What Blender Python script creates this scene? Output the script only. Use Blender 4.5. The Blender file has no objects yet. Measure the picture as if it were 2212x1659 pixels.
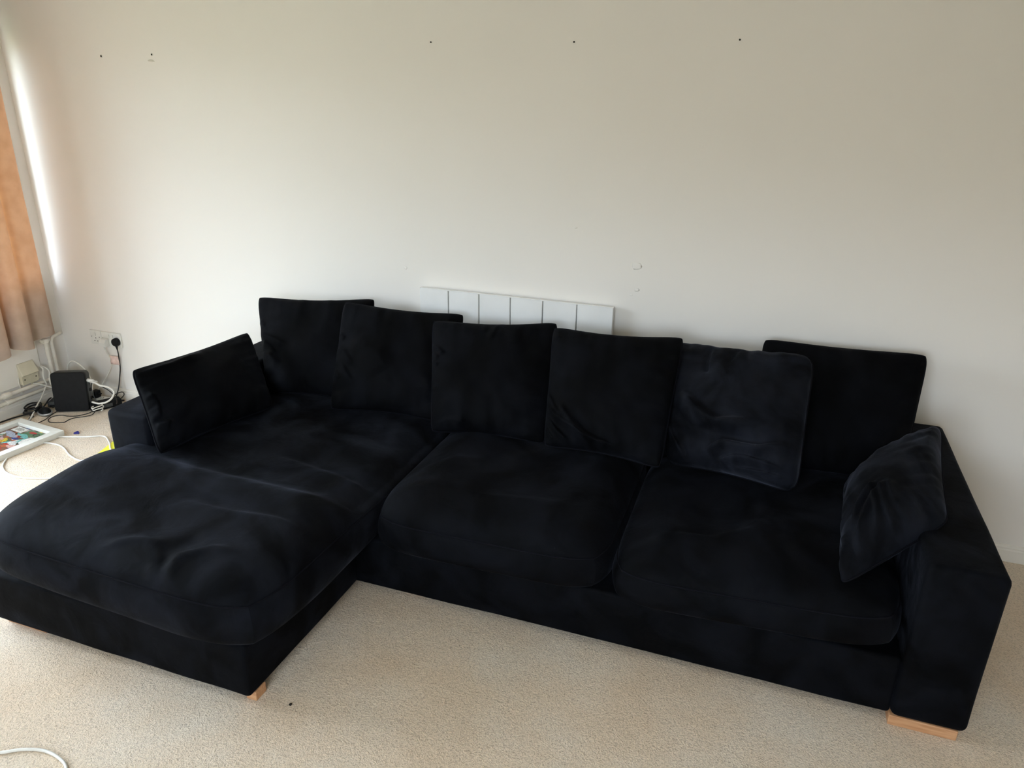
import bpy, bmesh, math, random
from mathutils import Vector, Matrix, noise
random.seed(7)
SC = bpy.context.scene
COL = SC.collection
V = Vector

# ------------------------------------------------------------------ camera
def make_camera():
    cd = bpy.data.cameras.new('camera'); o = bpy.data.objects.new('camera', cd); COL.objects.link(o)
    yaw, pitch, roll, f = -0.3354, 0.37065, 0.01734, 1596.6
    cy, sy, cp, sp = math.cos(yaw), math.sin(yaw), math.cos(pitch), math.sin(pitch)
    F = V((sy*cp, cy*cp, -sp)); R = V((cy, -sy, 0)); U = R.cross(F)
    R2 = R*math.cos(roll) + U*math.sin(roll); U2 = -R*math.sin(roll) + U*math.cos(roll)
    M = Matrix((R2, U2, -F)).transposed().to_4x4(); M.translation = V((4.045, -3.1838, 1.7825))
    o.matrix_world = M
    cd.sensor_fit = 'HORIZONTAL'; cd.sensor_width = 36; cd.lens = f/2212*36
    cd.clip_start = .05; cd.clip_end = 200
    SC.camera = o
make_camera()

# ------------------------------------------------------------------ sky, window portal, exposure
SKY_STRENGTH = 25.0
def make_world():
    w = bpy.data.worlds.new('overcast_sky'); SC.world = w; w.use_nodes = True
    nt = w.node_tree; nt.nodes.clear()
    out = nt.nodes.new('ShaderNodeOutputWorld'); bg = nt.nodes.new('ShaderNodeBackground')
    tc = nt.nodes.new('ShaderNodeTexCoord'); sep = nt.nodes.new('ShaderNodeSeparateXYZ'); cr = nt.nodes.new('ShaderNodeValToRGB')
    nt.links.new(tc.outputs['Generated'], sep.inputs[0]); nt.links.new(sep.outputs['Z'], cr.inputs[0])
    e = cr.color_ramp.elements
    e[0].position = 0.0; e[0].color = (.30, .285, .26, 1)
    e[1].position = 0.07; e[1].color = (.36, .355, .35, 1)
    a = e.new(.16); a.color = (.80, .90, 1.06, 1)
    b = e.new(1.0); b.color = (.74, .86, 1.06, 1)
    nt.links.new(cr.outputs[0], bg.inputs[0]); bg.inputs[1].default_value = SKY_STRENGTH
    nt.links.new(bg.outputs[0], out.inputs[0])
make_world()
WIN = dict(y0=-.07, y1=-.98, z0=.74, z1=2.08)        # opening in the left wall
ADDED_DOOR = dict(y0=-1.06, y1=-2.45, z0=.02, z1=2.30)         # unseen glazed garden door, added in the left wall for its light
FILL_WIN = dict(x0=2.6, x1=4.3, z0=.95, z1=2.1, y=-4.6)      # unseen smaller window, added behind the camera as soft room fill
def portal(loc, rot, sx, sy, name):
    l = bpy.data.lights.new(name, 'AREA'); l.shape = 'RECTANGLE'; l.size = sx; l.size_y = sy
    l.cycles.is_portal = True
    o = bpy.data.objects.new(name, l); COL.objects.link(o); o.location = loc; o.rotation_euler = rot
portal((-.14, (WIN['y0']+WIN['y1'])/2, (WIN['z0']+WIN['z1'])/2), (0, -math.pi/2, 0), WIN['z1']-WIN['z0'], WIN['y0']-WIN['y1'], 'window_portal')
portal((-.14, (ADDED_DOOR['y0']+ADDED_DOOR['y1'])/2, (ADDED_DOOR['z0']+ADDED_DOOR['z1'])/2), (0, -math.pi/2, 0), ADDED_DOOR['z1']-ADDED_DOOR['z0'], ADDED_DOOR['y0']-ADDED_DOOR['y1'], 'added_door_portal')
portal(((FILL_WIN['x0']+FILL_WIN['x1'])/2, -4.74, (FILL_WIN['z0']+FILL_WIN['z1'])/2), (math.pi/2, 0, 0), FILL_WIN['x1']-FILL_WIN['x0'], FILL_WIN['z1']-FILL_WIN['z0'], 'fill_window_portal')
# hazy sun, steep and soft, coming through the added garden door
sl = bpy.data.lights.new('sun', 'SUN'); sl.energy = .8; sl.angle = math.radians(30); sl.color = (1, .98, .96)
so = bpy.data.objects.new('sun', sl); COL.objects.link(so)
_E, _A = math.radians(58), math.radians(2)
so.rotation_euler = V((math.cos(_E)*math.cos(_A), math.cos(_E)*math.sin(_A), -math.sin(_E))).to_track_quat('-Z', 'Y').to_euler()
vs = SC.view_settings
SC.display_settings.display_device = 'sRGB'
vs.view_transform = 'Standard'; vs.look = 'None'; vs.gamma = 1; vs.use_curve_mapping = False
vs.exposure = 0.0
SC.cycles.max_bounces = 12; SC.cycles.diffuse_bounces = 8; SC.cycles.transparent_max_bounces = 12
SC.cycles.caustics_reflective = False; SC.cycles.caustics_refractive = False
SC.cycles.sample_clamp_indirect = 6
SC.cycles.use_denoising = True

# ------------------------------------------------------------------ materials
def mat(name, col, rough=.6, spec=.5, metal=0.0, **k):
    m = bpy.data.materials.new(name); m.use_nodes = True
    b = m.node_tree.nodes['Principled BSDF']
    b.inputs['Base Color'].default_value = (*col, 1); b.inputs['Roughness'].default_value = rough
    b.inputs['Specular IOR Level'].default_value = spec; b.inputs['Metallic'].default_value = metal
    for kk, v in k.items(): b.inputs[kk.replace('_', ' ')].default_value = v
    return m
def nodes(m): return m.node_tree, m.node_tree.nodes['Principled BSDF']
def noise_tex(nt, scale, detail=3, rough=.5, coord='Object', mapping=None, distortion=0):
    tc = nt.nodes.new('ShaderNodeTexCoord'); n = nt.nodes.new('ShaderNodeTexNoise')
    n.inputs['Scale'].default_value = scale; n.inputs['Detail'].default_value = detail
    n.inputs['Roughness'].default_value = rough; n.inputs['Distortion'].default_value = distortion
    src = tc.outputs[coord]
    if mapping:
        mp = nt.nodes.new('ShaderNodeMapping'); mp.inputs['Scale'].default_value = mapping
        nt.links.new(src, mp.inputs[0]); src = mp.outputs[0]
    nt.links.new(src, n.inputs['Vector'])
    return n
def ramp(nt, src, stops):
    r = nt.nodes.new('ShaderNodeValToRGB'); e = r.color_ramp.elements
    e[0].position, e[0].color = stops[0][0], (*stops[0][1], 1); e[1].position, e[1].color = stops[-1][0], (*stops[-1][1], 1)
    for p, c in stops[1:-1]:
        x = e.new(p); x.color = (*c, 1)
    nt.links.new(src, r.inputs[0]); return r
def bump(nt, b, src, strength, dist, prev=None):
    bp = nt.nodes.new('ShaderNodeBump'); bp.inputs['Strength'].default_value = strength; bp.inputs['Distance'].default_value = dist
    nt.links.new(src, bp.inputs['Height'])
    if prev: nt.links.new(prev.outputs[0], bp.inputs['Normal'])
    nt.links.new(bp.outputs[0], b.inputs['Normal']); return bp
def vary(m, scale, c1, c2, detail=3, lo=.35, hi=.65, bs=0, bd=0, **k):
    nt, b = nodes(m); n = noise_tex(nt, scale, detail, **k)
    r = ramp(nt, n.outputs['Fac'], [(lo, c1), (hi, c2)]); nt.links.new(r.outputs[0], b.inputs['Base Color'])
    if bs: bump(nt, b, n.outputs['Fac'], bs, bd)
    return m

M = {}
# painted plaster wall
m = M['wall'] = mat('painted_wall', (.8, .775, .725), .75, .25); nt, b = nodes(m)
n1 = noise_tex(nt, 1.1, 2); r1 = ramp(nt, n1.outputs['Fac'], [(.3, (.768, .738, .698)), (.7, (.788, .758, .72))]); nt.links.new(r1.outputs[0], b.inputs['Base Color'])
n2 = noise_tex(nt, 3.5, 3); n3 = noise_tex(nt, 90, 4)
bp = bump(nt, b, n2.outputs['Fac'], .25, .012); bump(nt, b, n3.outputs['Fac'], .12, .001, bp)
M['ceiling'] = vary(mat('ceiling_paint', (.8, .79, .76), .8, .2), 2, (.78, .77, .74), (.8, .79, .76))
M['trim'] = vary(mat('trim_paint', (.78, .76, .71), .42, .4), 6, (.73, .70, .64), (.77, .74, .68))
M['pipe'] = vary(mat('painted_pipe', (.72, .68, .6), .4, .4), 20, (.66, .62, .54), (.74, .70, .62), bs=.1, bd=.002)
# carpet
m = M['carpet'] = mat('carpet_pile', (.5, .45, .39), .95, .1); nt, b = nodes(m)
b.inputs['Sheen Weight'].default_value = .25; b.inputs['Sheen Roughness'].default_value = .5; b.inputs['Sheen Tint'].default_value = (1, .97, .9, 1)
big = noise_tex(nt, 2.2, 4, .6); mid = noise_tex(nt, 26, 3, .6, distortion=.6); fine = noise_tex(nt, 165, 2, .55, distortion=1.0); vfine = noise_tex(nt, 520, 2, .6)
rb = ramp(nt, big.outputs['Fac'], [(.3, (.64, .49, .345)), (.5, (.68, .55, .415)), (.72, (.69, .60, .49))])
rf = ramp(nt, fine.outputs['Fac'], [(.32, (.62, .60, .58)), (.5, (1, 1, 1)), (.7, (1.16, 1.15, 1.13))])
mx = nt.nodes.new('ShaderNodeMix'); mx.data_type = 'RGBA'; mx.blend_type = 'MULTIPLY'; mx.inputs[0].default_value = .75
nt.links.new(rb.outputs[0], mx.inputs[6]); nt.links.new(rf.outputs[0], mx.inputs[7]); nt.links.new(mx.outputs[2], b.inputs['Base Color'])
bp = bump(nt, b, mid.outputs['Fac'], .35, .01); bp = bump(nt, b, fine.outputs['Fac'], .9, .0055, bp); bump(nt, b, vfine.outputs['Fac'], .4, .001, bp)
# velvet
def velvet(name, tone=1.0, patch=4.5, ang=(1, 1, 1)):
    m = mat(name, (.0015*tone, .002*tone, .003*tone), .8, .06); nt, b = nodes(m)
    n = noise_tex(nt, patch, 5, .58, mapping=ang, distortion=.9)
    rs = ramp(nt, n.outputs['Fac'], [(.36, (.04,)*3), (.5, (.22,)*3), (.68, (.55,)*3)])
    mul = nt.nodes.new('ShaderNodeMath'); mul.operation = 'MULTIPLY'; mul.inputs[1].default_value = .15*tone
    nt.links.new(rs.outputs[0], mul.inputs[0]); nt.links.new(mul.outputs[0], b.inputs['Sheen Weight'])
    b.inputs['Sheen Roughness'].default_value = .34; b.inputs['Sheen Tint'].default_value = (.52, .57, .75, 1)
    rc = ramp(nt, n.outputs['Fac'], [(.38, (.0012*tone, .0013*tone, .0018*tone)), (.62, (.0046*tone, .0052*tone, .0076*tone))])
    nt.links.new(rc.outputs[0], b.inputs['Base Color'])
    n4 = noise_tex(nt, 700, 2); n5 = noise_tex(nt, 9, 4, .55, distortion=.5)
    bp = bump(nt, b, n5.outputs['Fac'], .3, .02); bump(nt, b, n4.outputs['Fac'], .15, .0006, bp)
    return m
M['velvet'] = velvet('navy_black_velvet', .72)
M['velvet_window_lit'] = velvet('navy_velvet_window_lit', 1.35, 4.5)  # same fabric as the rest, window-side brightness put into its tone
def nap_mark(m, cx, cy, cz, sx, sy, sz, rot):
    nt, b = nodes(m); tc = nt.nodes.new('ShaderNodeTexCoord'); mp = nt.nodes.new('ShaderNodeMapping'); mp.vector_type = 'TEXTURE'
    mp.inputs['Location'].default_value = (cx, cy, cz); mp.inputs['Rotation'].default_value = (0, 0, rot); mp.inputs['Scale'].default_value = (sx, sy, sz)
    nz = noise_tex(nt, 22, 2); ad = nt.nodes.new('ShaderNodeMath'); ad.operation = 'MULTIPLY_ADD'; ln = nt.nodes.new('ShaderNodeVectorMath'); ln.operation = 'LENGTH'
    nt.links.new(tc.outputs['Object'], mp.inputs[0]); nt.links.new(mp.outputs[0], ln.inputs[0])
    nt.links.new(nz.outputs['Fac'], ad.inputs[0]); ad.inputs[1].default_value = 1.1; nt.links.new(ln.outputs['Value'], ad.inputs[2])
    r = ramp(nt, ad.outputs[0], [(.0, (.2,)*3), (.5, (.2,)*3), (1.0, (1,)*3)]); r.color_ramp.elements[1].position = .62
    sub = nt.nodes.new('ShaderNodeMath'); sub.operation = 'SUBTRACT'; nt.links.new(ad.outputs[0], sub.inputs[0]); sub.inputs[1].default_value = .75; nt.links.new(sub.outputs[0], r.inputs[0])
    src = b.inputs['Sheen Weight'].links[0].from_socket; mu = nt.nodes.new('ShaderNodeMath'); mu.operation = 'MULTIPLY'
    nt.links.new(src, mu.inputs[0]); nt.links.new(r.outputs[0], mu.inputs[1]); nt.links.new(mu.outputs[0], b.inputs['Sheen Weight'])
nap_mark(M['velvet_window_lit'], 1.925, -1.775, .43, .10, .05, .12, .9)
M['velvet_frame'] = velvet('black_velvet_frame', .75, 6)
M['velvet_pillow'] = velvet('black_velvet_pillow', .6, 4)
M['velvet_pillow_light'] = velvet('black_velvet_paler', 2.0, 5)  # paler tone of the same velvet, for the plump and slumped cushions
M['seam'] = mat('velvet_piping', (.003, .003, .005), .9, .1)
# wood foot
m = M['wood'] = mat('light_oak', (.5, .27, .13), .5, .35); vary(m, 14, (.44, .215, .10), (.56, .31, .16), 4, mapping=(1, 8, 8), bs=.1, bd=.001)
M['plastic_white'] = vary(mat('white_plastic', (.75, .74, .7), .35, .5), 30, (.70, .69, .65), (.74, .73, .69))
M['cream_plastic'] = vary(mat('cream_plastic', (.6, .56, .42), .4, .45), 25, (.55, .51, .38), (.60, .56, .43))
M['cable_white'] = vary(mat('white_cable', (.72, .69, .63), .4, .45), 40, (.66, .63, .57), (.74, .72, .66))
M['cable_black'] = vary(mat('black_cable', (.012, .011, .011), .5, .4), 40, (.010, .010, .010), (.018, .017, .016))
M['black_plastic'] = vary(mat('black_plastic', (.012, .012, .013), .5, .15), 60, (.005, .005, .0055), (.008, .008, .0085), bs=.1, bd=.0005)
M['grey_plastic'] = vary(mat('dark_grey_plastic', (.06, .062, .062), .5, .35), 60, (.045, .047, .047), (.065, .067, .067))
M['silver'] = vary(mat('silver_plastic', (.55, .55, .55), .3, .6, .6), 40, (.5, .5, .5), (.6, .6, .6))
M['dark'] = vary(mat('dark_hole', (.02, .018, .015), .8, .1), 50, (.015, .013, .011), (.03, .026, .022))
M['mdf_white'] = vary(mat('white_painted_board', (.8, .8, .79), .45, .4), 8, (.76, .76, .75), (.80, .80, .79), bs=.06, bd=.001)
M['frame_white'] = vary(mat('white_picture_frame', (.75, .74, .68), .4, .4), 12, (.70, .69, .63), (.76, .75, .69))
M['blue'] = vary(mat('blue_plastic', (.02, .025, .22), .35, .5), 40, (.018, .02, .18), (.03, .035, .25))
M['yellow'] = vary(mat('bright_yellow_card', (.85, .85, .06), .55, .3), 15, (.80, .80, .05), (.88, .88, .08))
M['steel'] = vary(mat('steel_screw', (.25, .24, .22), .4, .5, .8), 60, (.16, .15, .14), (.3, .29, .27))
M['outside'] = vary(mat('outside_ground', (.12, .14, .08), .9, .1), .6, (.09, .11, .06), (.16, .17, .11))
# pinkish translucent tape
m = M['tape'] = mat('pink_tape', (.72, .52, .46), .35, .4); vary(m, 60, (.66, .47, .42), (.78, .60, .54), bs=.3, bd=.001)
# curtain: thin translucent cloth
m = M['curtain'] = bpy.data.materials.new('peach_curtain_cloth'); m.use_nodes = True; nt = m.node_tree; nt.nodes.clear()
out = nt.nodes.new('ShaderNodeOutputMaterial'); df = nt.nodes.new('ShaderNodeBsdfDiffuse'); tr = nt.nodes.new('ShaderNodeBsdfTranslucent'); mix = nt.nodes.new('ShaderNodeMixShader')
nz = noise_tex(nt, 14, 4); rr = ramp(nt, nz.outputs['Fac'], [(.35, (.46, .36, .29)), (.65, (.52, .41, .34))]); nt.links.new(rr.outputs[0], df.inputs[0])
rt = ramp(nt, nz.outputs['Fac'], [(.35, (.33, .115, .032)), (.65, (.37, .14, .042))]); nt.links.new(rt.outputs[0], tr.inputs[0])
mix.inputs[0].default_value = .17; nt.links.new(df.outputs[0], mix.inputs[1]); nt.links.new(tr.outputs[0], mix.inputs[2]); nt.links.new(mix.outputs[0], out.inputs[0])
bpn = nt.nodes.new('ShaderNodeBump'); bpn.inputs['Strength'].default_value = .2; bpn.inputs['Distance'].default_value = .004
nt.links.new(nz.outputs['Fac'], bpn.inputs['Height']); nt.links.new(bpn.outputs[0], df.inputs['Normal'])
# window glass
m = M['glass'] = bpy.data.materials.new('window_glass'); m.use_nodes = True; nt = m.node_tree; nt.nodes.clear()
out = nt.nodes.new('ShaderNodeOutputMaterial'); tp = nt.nodes.new('ShaderNodeBsdfTransparent'); gl = nt.nodes.new('ShaderNodeBsdfGlossy'); mix = nt.nodes.new('ShaderNodeMixShader')
gl.inputs['Roughness'].default_value = .02; tp.inputs[0].default_value = (.95, .97, .96, 1)
mix.inputs[0].default_value = .07; nt.links.new(tp.outputs[0], mix.inputs[1]); nt.links.new(gl.outputs[0], mix.inputs[2]); nt.links.new(mix.outputs[0], out.inputs[0])

# ------------------------------------------------------------------ object helpers
def link(name, me, m, parent=None, smooth=False):
    if m is not None: me.materials.append(m)
    if smooth:
        for p in me.polygons: p.use_smooth = True
    o = bpy.data.objects.new(name, me); COL.objects.link(o)
    if parent: o.parent = parent
    return o
def tag(o, label=None, cat=None, group=None, kind=None):
    if label: o['label'] = label
    if cat: o['category'] = cat
    if group: o['group'] = group
    if kind: o['kind'] = kind
    return o
def struct(o): o['kind'] = 'structure'; return o
def thing(name, loc, label, cat, group=None, rz=0):
    o = bpy.data.objects.new(name, None); COL.objects.link(o); o.location = loc; o.rotation_euler = (0, 0, rz)
    o.empty_display_size = .05
    return tag(o, label, cat, group)
def bm_box(bm, lo, hi, bev=0, seg=2, mtx=None):
    r = bmesh.ops.create_cube(bm, size=1); vs_ = r['verts']
    for v in vs_:
        v.co = V([lo[i] + (v.co[i]+.5)*(hi[i]-lo[i]) for i in range(3)])
    if bev:
        es = list({e for v in vs_ for e in v.link_edges})
        rb_ = bmesh.ops.bevel(bm, geom=es, offset=bev, segments=seg, profile=.5, affect='EDGES')
        vs_ = list({v for f in rb_['faces'] for v in f.verts} | {v for v in vs_ if v.is_valid})
    if mtx:
        bmesh.ops.transform(bm, matrix=mtx, verts=vs_)
    return vs_
def bm_obj(name, bm, m, parent=None, smooth=False):
    me = bpy.data.meshes.new(name); bm.normal_update(); bm.to_mesh(me); bm.free(); return link(name, me, m, parent, smooth)
def box(name, lo, hi, m, parent=None, bev=0, seg=2, mtx=None, smooth=False):
    bm = bmesh.new(); bm_box(bm, lo, hi, bev, seg, mtx)
    return bm_obj(name, bm, m, parent, smooth)
def cyl(name, p0, p1, r, m, parent=None, n=16, r2=None, bev=0):
    p0, p1 = V(p0), V(p1); bm = bmesh.new(); L = (p1-p0).length
    bmesh.ops.create_cone(bm, cap_ends=True, segments=n, radius1=r, radius2=r if r2 is None else r2, depth=L)
    if bev:
        es = [e for e in bm.edges if abs(e.verts[0].co.z-e.verts[1].co.z) < 1e-6]
        bmesh.ops.bevel(bm, geom=es, offset=bev, segments=2, profile=.5, affect='EDGES')
    q = (p1-p0).to_track_quat('Z', 'Y').to_matrix().to_4x4(); q.translation = (p0+p1)/2
    bmesh.ops.transform(bm, matrix=q, verts=bm.verts)
    o = bm_obj(name, bm, m, parent, True)
    return o
def catmull(pts, k=8):
    P = [V(p) for p in pts]; out = []
    for i in range(len(P)-1):
        a = P[i-1] if i else P[0]*2-P[1]; b, c = P[i], P[i+1]; d = P[i+2] if i+2 < len(P) else P[-1]*2-P[-2]
        for j in range(k):
            t = j/k
            out.append(.5*((2*b)+(c-a)*t+(2*a-5*b+4*c-d)*t*t+(3*b-a-3*c+d)*t**3))
    out.append(P[-1]); return out
def tube_mesh(name, path, r, n=8, closed=False):
    N = len(path); verts = []; faces = []
    up = None
    for i, p in enumerate(path):
        a = path[i-1] if (i or closed) else p; b = path[(i+1) % N] if (i < N-1 or closed) else p
        t = (b-a).normalized() if (b-a).length > 1e-9 else V((1, 0, 0))
        if up is None: up = V((0, 0, 1)) if abs(t.z) < .9 else V((1, 0, 0))
        s = t.cross(up)
        if s.length < 1e-6: s = t.cross(V((1, .3, 0)))
        s.normalize(); u = s.cross(t).normalized(); up = u
        for k in range(n):
            an = 2*math.pi*k/n; verts.append(p + (s*math.cos(an)+u*math.sin(an))*r)
    for i in range(N if closed else N-1):
        j = (i+1) % N
        for k in range(n):
            l = (k+1) % n; faces.append((i*n+k, i*n+l, j*n+l, j*n+k))
    if not closed:
        faces.append(tuple(range(n))[::-1]); faces.append(tuple((N-1)*n+k for k in range(n)))
    me = bpy.data.meshes.new(name); me.from_pydata(verts, [], faces); me.update(); return me
def tube(name, pts, r, m, parent=None, n=8, k=8, smooth_path=True):
    path = catmull(pts, k) if smooth_path else [V(p) for p in pts]
    return link(name, tube_mesh(name, path, r, n), m, parent, True)

# ------------------------------------------------------------------ room shell
RX, RY, RZ = 6.3, -4.6, 2.4
struct(box('floor', (-.12, RY-.12, -.1), (RX+.12, .12, 0), M['carpet']))
struct(box('wall_back', (-.12, 0, 0), (RX+.12, .12, RZ), M['wall']))
struct(box('wall_right', (RX, RY, 0), (RX+.12, 0, RZ), M['wall']))
struct(box('ceiling', (-.12, RY-.12, RZ), (RX+.12, .12, RZ+.1), M['ceiling']))
def wall_with_hole(name, axis, a0, a1, z0, z1, w, pos, th):
    # axis 'y': wall lies in plane x=pos..pos+th ; axis 'x': plane y
    bm = bmesh.new()
    for (p, q, r, s) in ((a0, w[0], z0, z1), (w[1], a1, z0, z1), (w[0], w[1], z0, w[2]), (w[0], w[1], w[3], z1)):
        if axis == 'y': bm_box(bm, (pos, p, r), (pos+th, q, s))
        else: bm_box(bm, (p, pos, r), (q, pos+th, s))
    return struct(bm_obj(name, bm, M['wall']))
bm = bmesh.new()
for (p, q, r, t_) in ((RY-.12, ADDED_DOOR['y1'], 0, RZ), (ADDED_DOOR['y1'], ADDED_DOOR['y0'], 0, ADDED_DOOR['z0']), (ADDED_DOOR['y1'], ADDED_DOOR['y0'], ADDED_DOOR['z1'], RZ), (ADDED_DOOR['y0'], WIN['y1'], 0, RZ),
                   (WIN['y1'], WIN['y0'], 0, WIN['z0']), (WIN['y1'], WIN['y0'], WIN['z1'], RZ), (WIN['y0'], 0, 0, RZ)):
    bm_box(bm, (-.12, p, r), (0, q, t_))
struct(bm_obj('wall_left', bm, M['wall']))
wall_with_hole('wall_front', 'x', -0.0, RX, 0, RZ, (FILL_WIN['x0'], FILL_WIN['x1'], FILL_WIN['z0'], FILL_WIN['z1']), RY-.12, .12)
# skirting boards (profiled)
def skirting(name, p, q, inward):
    p, q, d = V(p), V(q), V(inward); prof = [(0, 0), (.014, 0), (.014, .052), (.011, .058), (.011, .064), (.007, .072), (.0, .075)]
    vs_ = []; n = len(prof)
    for e in (p, q):
        for t, z in prof: vs_.append(e + d*t + V((0, 0, z)))
    fs = [(i, i+1, n+i+1, n+i) for i in range(n-1)] + [tuple(range(n))[::-1], tuple(range(n, 2*n))]
    me = bpy.data.meshes.new(name); me.from_pydata(vs_, [], fs); me.update()
    return struct(link(name, me, M['trim']))
skirting('baseboard_back', (0, 0, 0), (RX, 0, 0), (0, -1, 0))
skirting('baseboard_right', (RX, 0, 0), (RX, RY, 0), (-1, 0, 0))
skirting('baseboard_left', (0, ADDED_DOOR['y0'], 0), (0, 0, 0), (1, 0, 0))
# window: frame, mullion, casements, panes, sill
def window(name, axis, lo, hi, z0, z1, pos, splits):
    def b(nm, a0, a1, c0, c1, d0, d1, m, par, bev=.004):
        if axis == 'y': return box(nm, (pos+d0, a0, c0), (pos+d1, a1, c1), m, par, bev)
        return box(nm, (a0, pos+d0, c0), (a1, pos+d1, c1), m, par, bev)
    root = b('frame_bottom_tmp', lo, hi, z0, z0+.05, 0, .05, M['plastic_white'], None); root.name = name; struct(root)
    b('frame_rail', lo, hi, z1-.05, z1, 0, .05, M['plastic_white'], root)
    b('frame_rail', lo, lo+.05, z0+.05, z1-.05, 0, .05, M['plastic_white'], root)
    b('frame_rail', hi-.05, hi, z0+.05, z1-.05, 0, .05, M['plastic_white'], root)
    xs = [lo+.05]+[lo+s*(hi-lo) for s in splits]+[hi-.05]
    for s in xs[1:-1]: b('mullion', s-.03, s+.03, z0+.05, z1-.05, 0, .05, M['plastic_white'], root)
    for i in range(len(xs)-1):
        a0 = xs[i]+(.03 if i else 0); a1 = xs[i+1]-(.03 if i < len(xs)-2 else 0)
        g = b('pane', a0, a1, z0+.05, z1-.05, .020, .026, M['glass'], root, 0)
    return root
window('window_1', 'y', WIN['y1'], WIN['y0'], WIN['z0'], WIN['z1'], -.11, (.5,))
window('door_added', 'y', ADDED_DOOR['y1'], ADDED_DOOR['y0'], ADDED_DOOR['z0'], ADDED_DOOR['z1'], -.11, (.5,))
window('window_fill_added', 'x', FILL_WIN['x0'], FILL_WIN['x1'], FILL_WIN['z0'], FILL_WIN['z1'], RY-.11, (.5,))
struct(box('trim_1', (-.06, WIN['y1']-.03, WIN['z0']-.025), (.022, WIN['y0']+.0, WIN['z0']), M['trim'], bev=.006)).name = 'trim_1'
# boxed panel below the window and its raised edge
struct(box('trim_2', (0, -1.04, .16), (.012, -.195, .66), M['trim'], bev=.003))
struct(box('trim_3', (0, -.155-.035, .16), (.004, -.07, .70), M['wall'], bev=.001))
# narrow vertical bead beside the window
bm = bmesh.new(); bm_box(bm, (0, -.0695, .95), (.006, -.063, 1.195), .002); bm_box(bm, (0, -.0695, 1.215), (.006, -.063, 2.2), .002)
struct(bm_obj('trim_4', bm, M['trim']))
# ground outside
bm = bmesh.new(); bm_box(bm, (-30, -30, -.6), (-.6, 25, -.5)); o = bm_obj('ground_outside', bm, M['outside']); struct(o)

# ------------------------------------------------------------------ sofa
XL, XR, YB, YF, ZA = 1.60, 4.787, -.053, -1.149, .582
sofa = thing('corner_sofa', (3.0, -.9, 0), 'large black velvet corner sofa with chaise on its left end, on beige carpet', 'sofa')
sofa_children_offset = V((3.0, -.9, 0))
def sofa_part(o):
    o.parent = sofa; o.matrix_parent_inverse = Matrix.Translation(-sofa_children_offset); return o
def soft_box(name, lo, hi, r, m, amp=.003, seg=4, cuts=14):
    bm = bmesh.new(); bm_box(bm, lo, hi, r, seg)
    L = [e for e in bm.edges if e.calc_length() > .25]
    bmesh.ops.subdivide_edges(bm, edges=L, cuts=cuts, use_grid_fill=True)
    bmesh.ops.triangulate(bm, faces=[f for f in bm.faces if len(f.verts) > 4])
    bm.normal_update()
    for v in bm.verts:
        n = noise.noise(v.co*4.0+V((3, 7, 1)))
        v.co += v.normal*n*amp
    o = bm_obj(name, bm, m, None, True); return sofa_part(o)
o = soft_box('base', (XL+.2, YF+.014, .034), (4.577, YB-.04, .24), .012, M['velvet_frame'])
o = soft_box('chaise_base', (1.625, -1.774, .034), (2.715, YF+.02, .235), .016, M['velvet_frame'])
o = soft_box('armrest', (4.577, YF, .034), (XR, YB, ZA), .022, M['velvet_frame'])
o = soft_box('armrest', (XL, YF, .034), (XL+.21, YB, ZA), .022, M['velvet_window_lit'])
o = soft_box('back_frame', (XL+.19, YB-.17, .20), (4.60, YB-.002, ZA+.002), .02, M['velvet_frame'])
# feet
def foot(lo, hi): sofa_part(box('foot', lo, hi, M['wood'], None, .003))
foot((4.576, YF+.004, 0), (4.765, YF+.064, .036))
foot((1.645, -1.742, 0), (1.828, -1.69, .036))
foot((2.675, -1.745, 0), (2.7135, -1.695, .036))
foot((4.60, -.16, 0), (4.765, -.08, .036))
foot((1.645, -.16, 0), (1.828, -.08, .21))
foot((2.9, -1.08, 0), (2.98, -.98, .036))

def ridge(x, y, pts, w, amp, skew=0):
    """soft fold along a polyline; skew>0 makes one side steeper"""
    best = 1e9; sd = 0; tt = 0
    for i in range(len(pts)-1):
        ax, ay = pts[i]; bx, by = pts[i+1]; dx, dy = bx-ax, by-ay; L2 = dx*dx+dy*dy
        t = max(0, min(1, ((x-ax)*dx+(y-ay)*dy)/L2)); px, py = ax+t*dx, ay+t*dy
        d = math.hypot(x-px, y-py)
        if d < best:
            best = d; sd = 1 if (dx*(y-ay)-dy*(x-ax)) > 0 else -1; tt = (i+t)/(len(pts)-1)
    ww = w*(1-skew*sd)
    fade = min(1, tt*5+.15, (1-tt)*5+.15)
    return amp*math.exp(-(best/ww)**2)*fade

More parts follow.
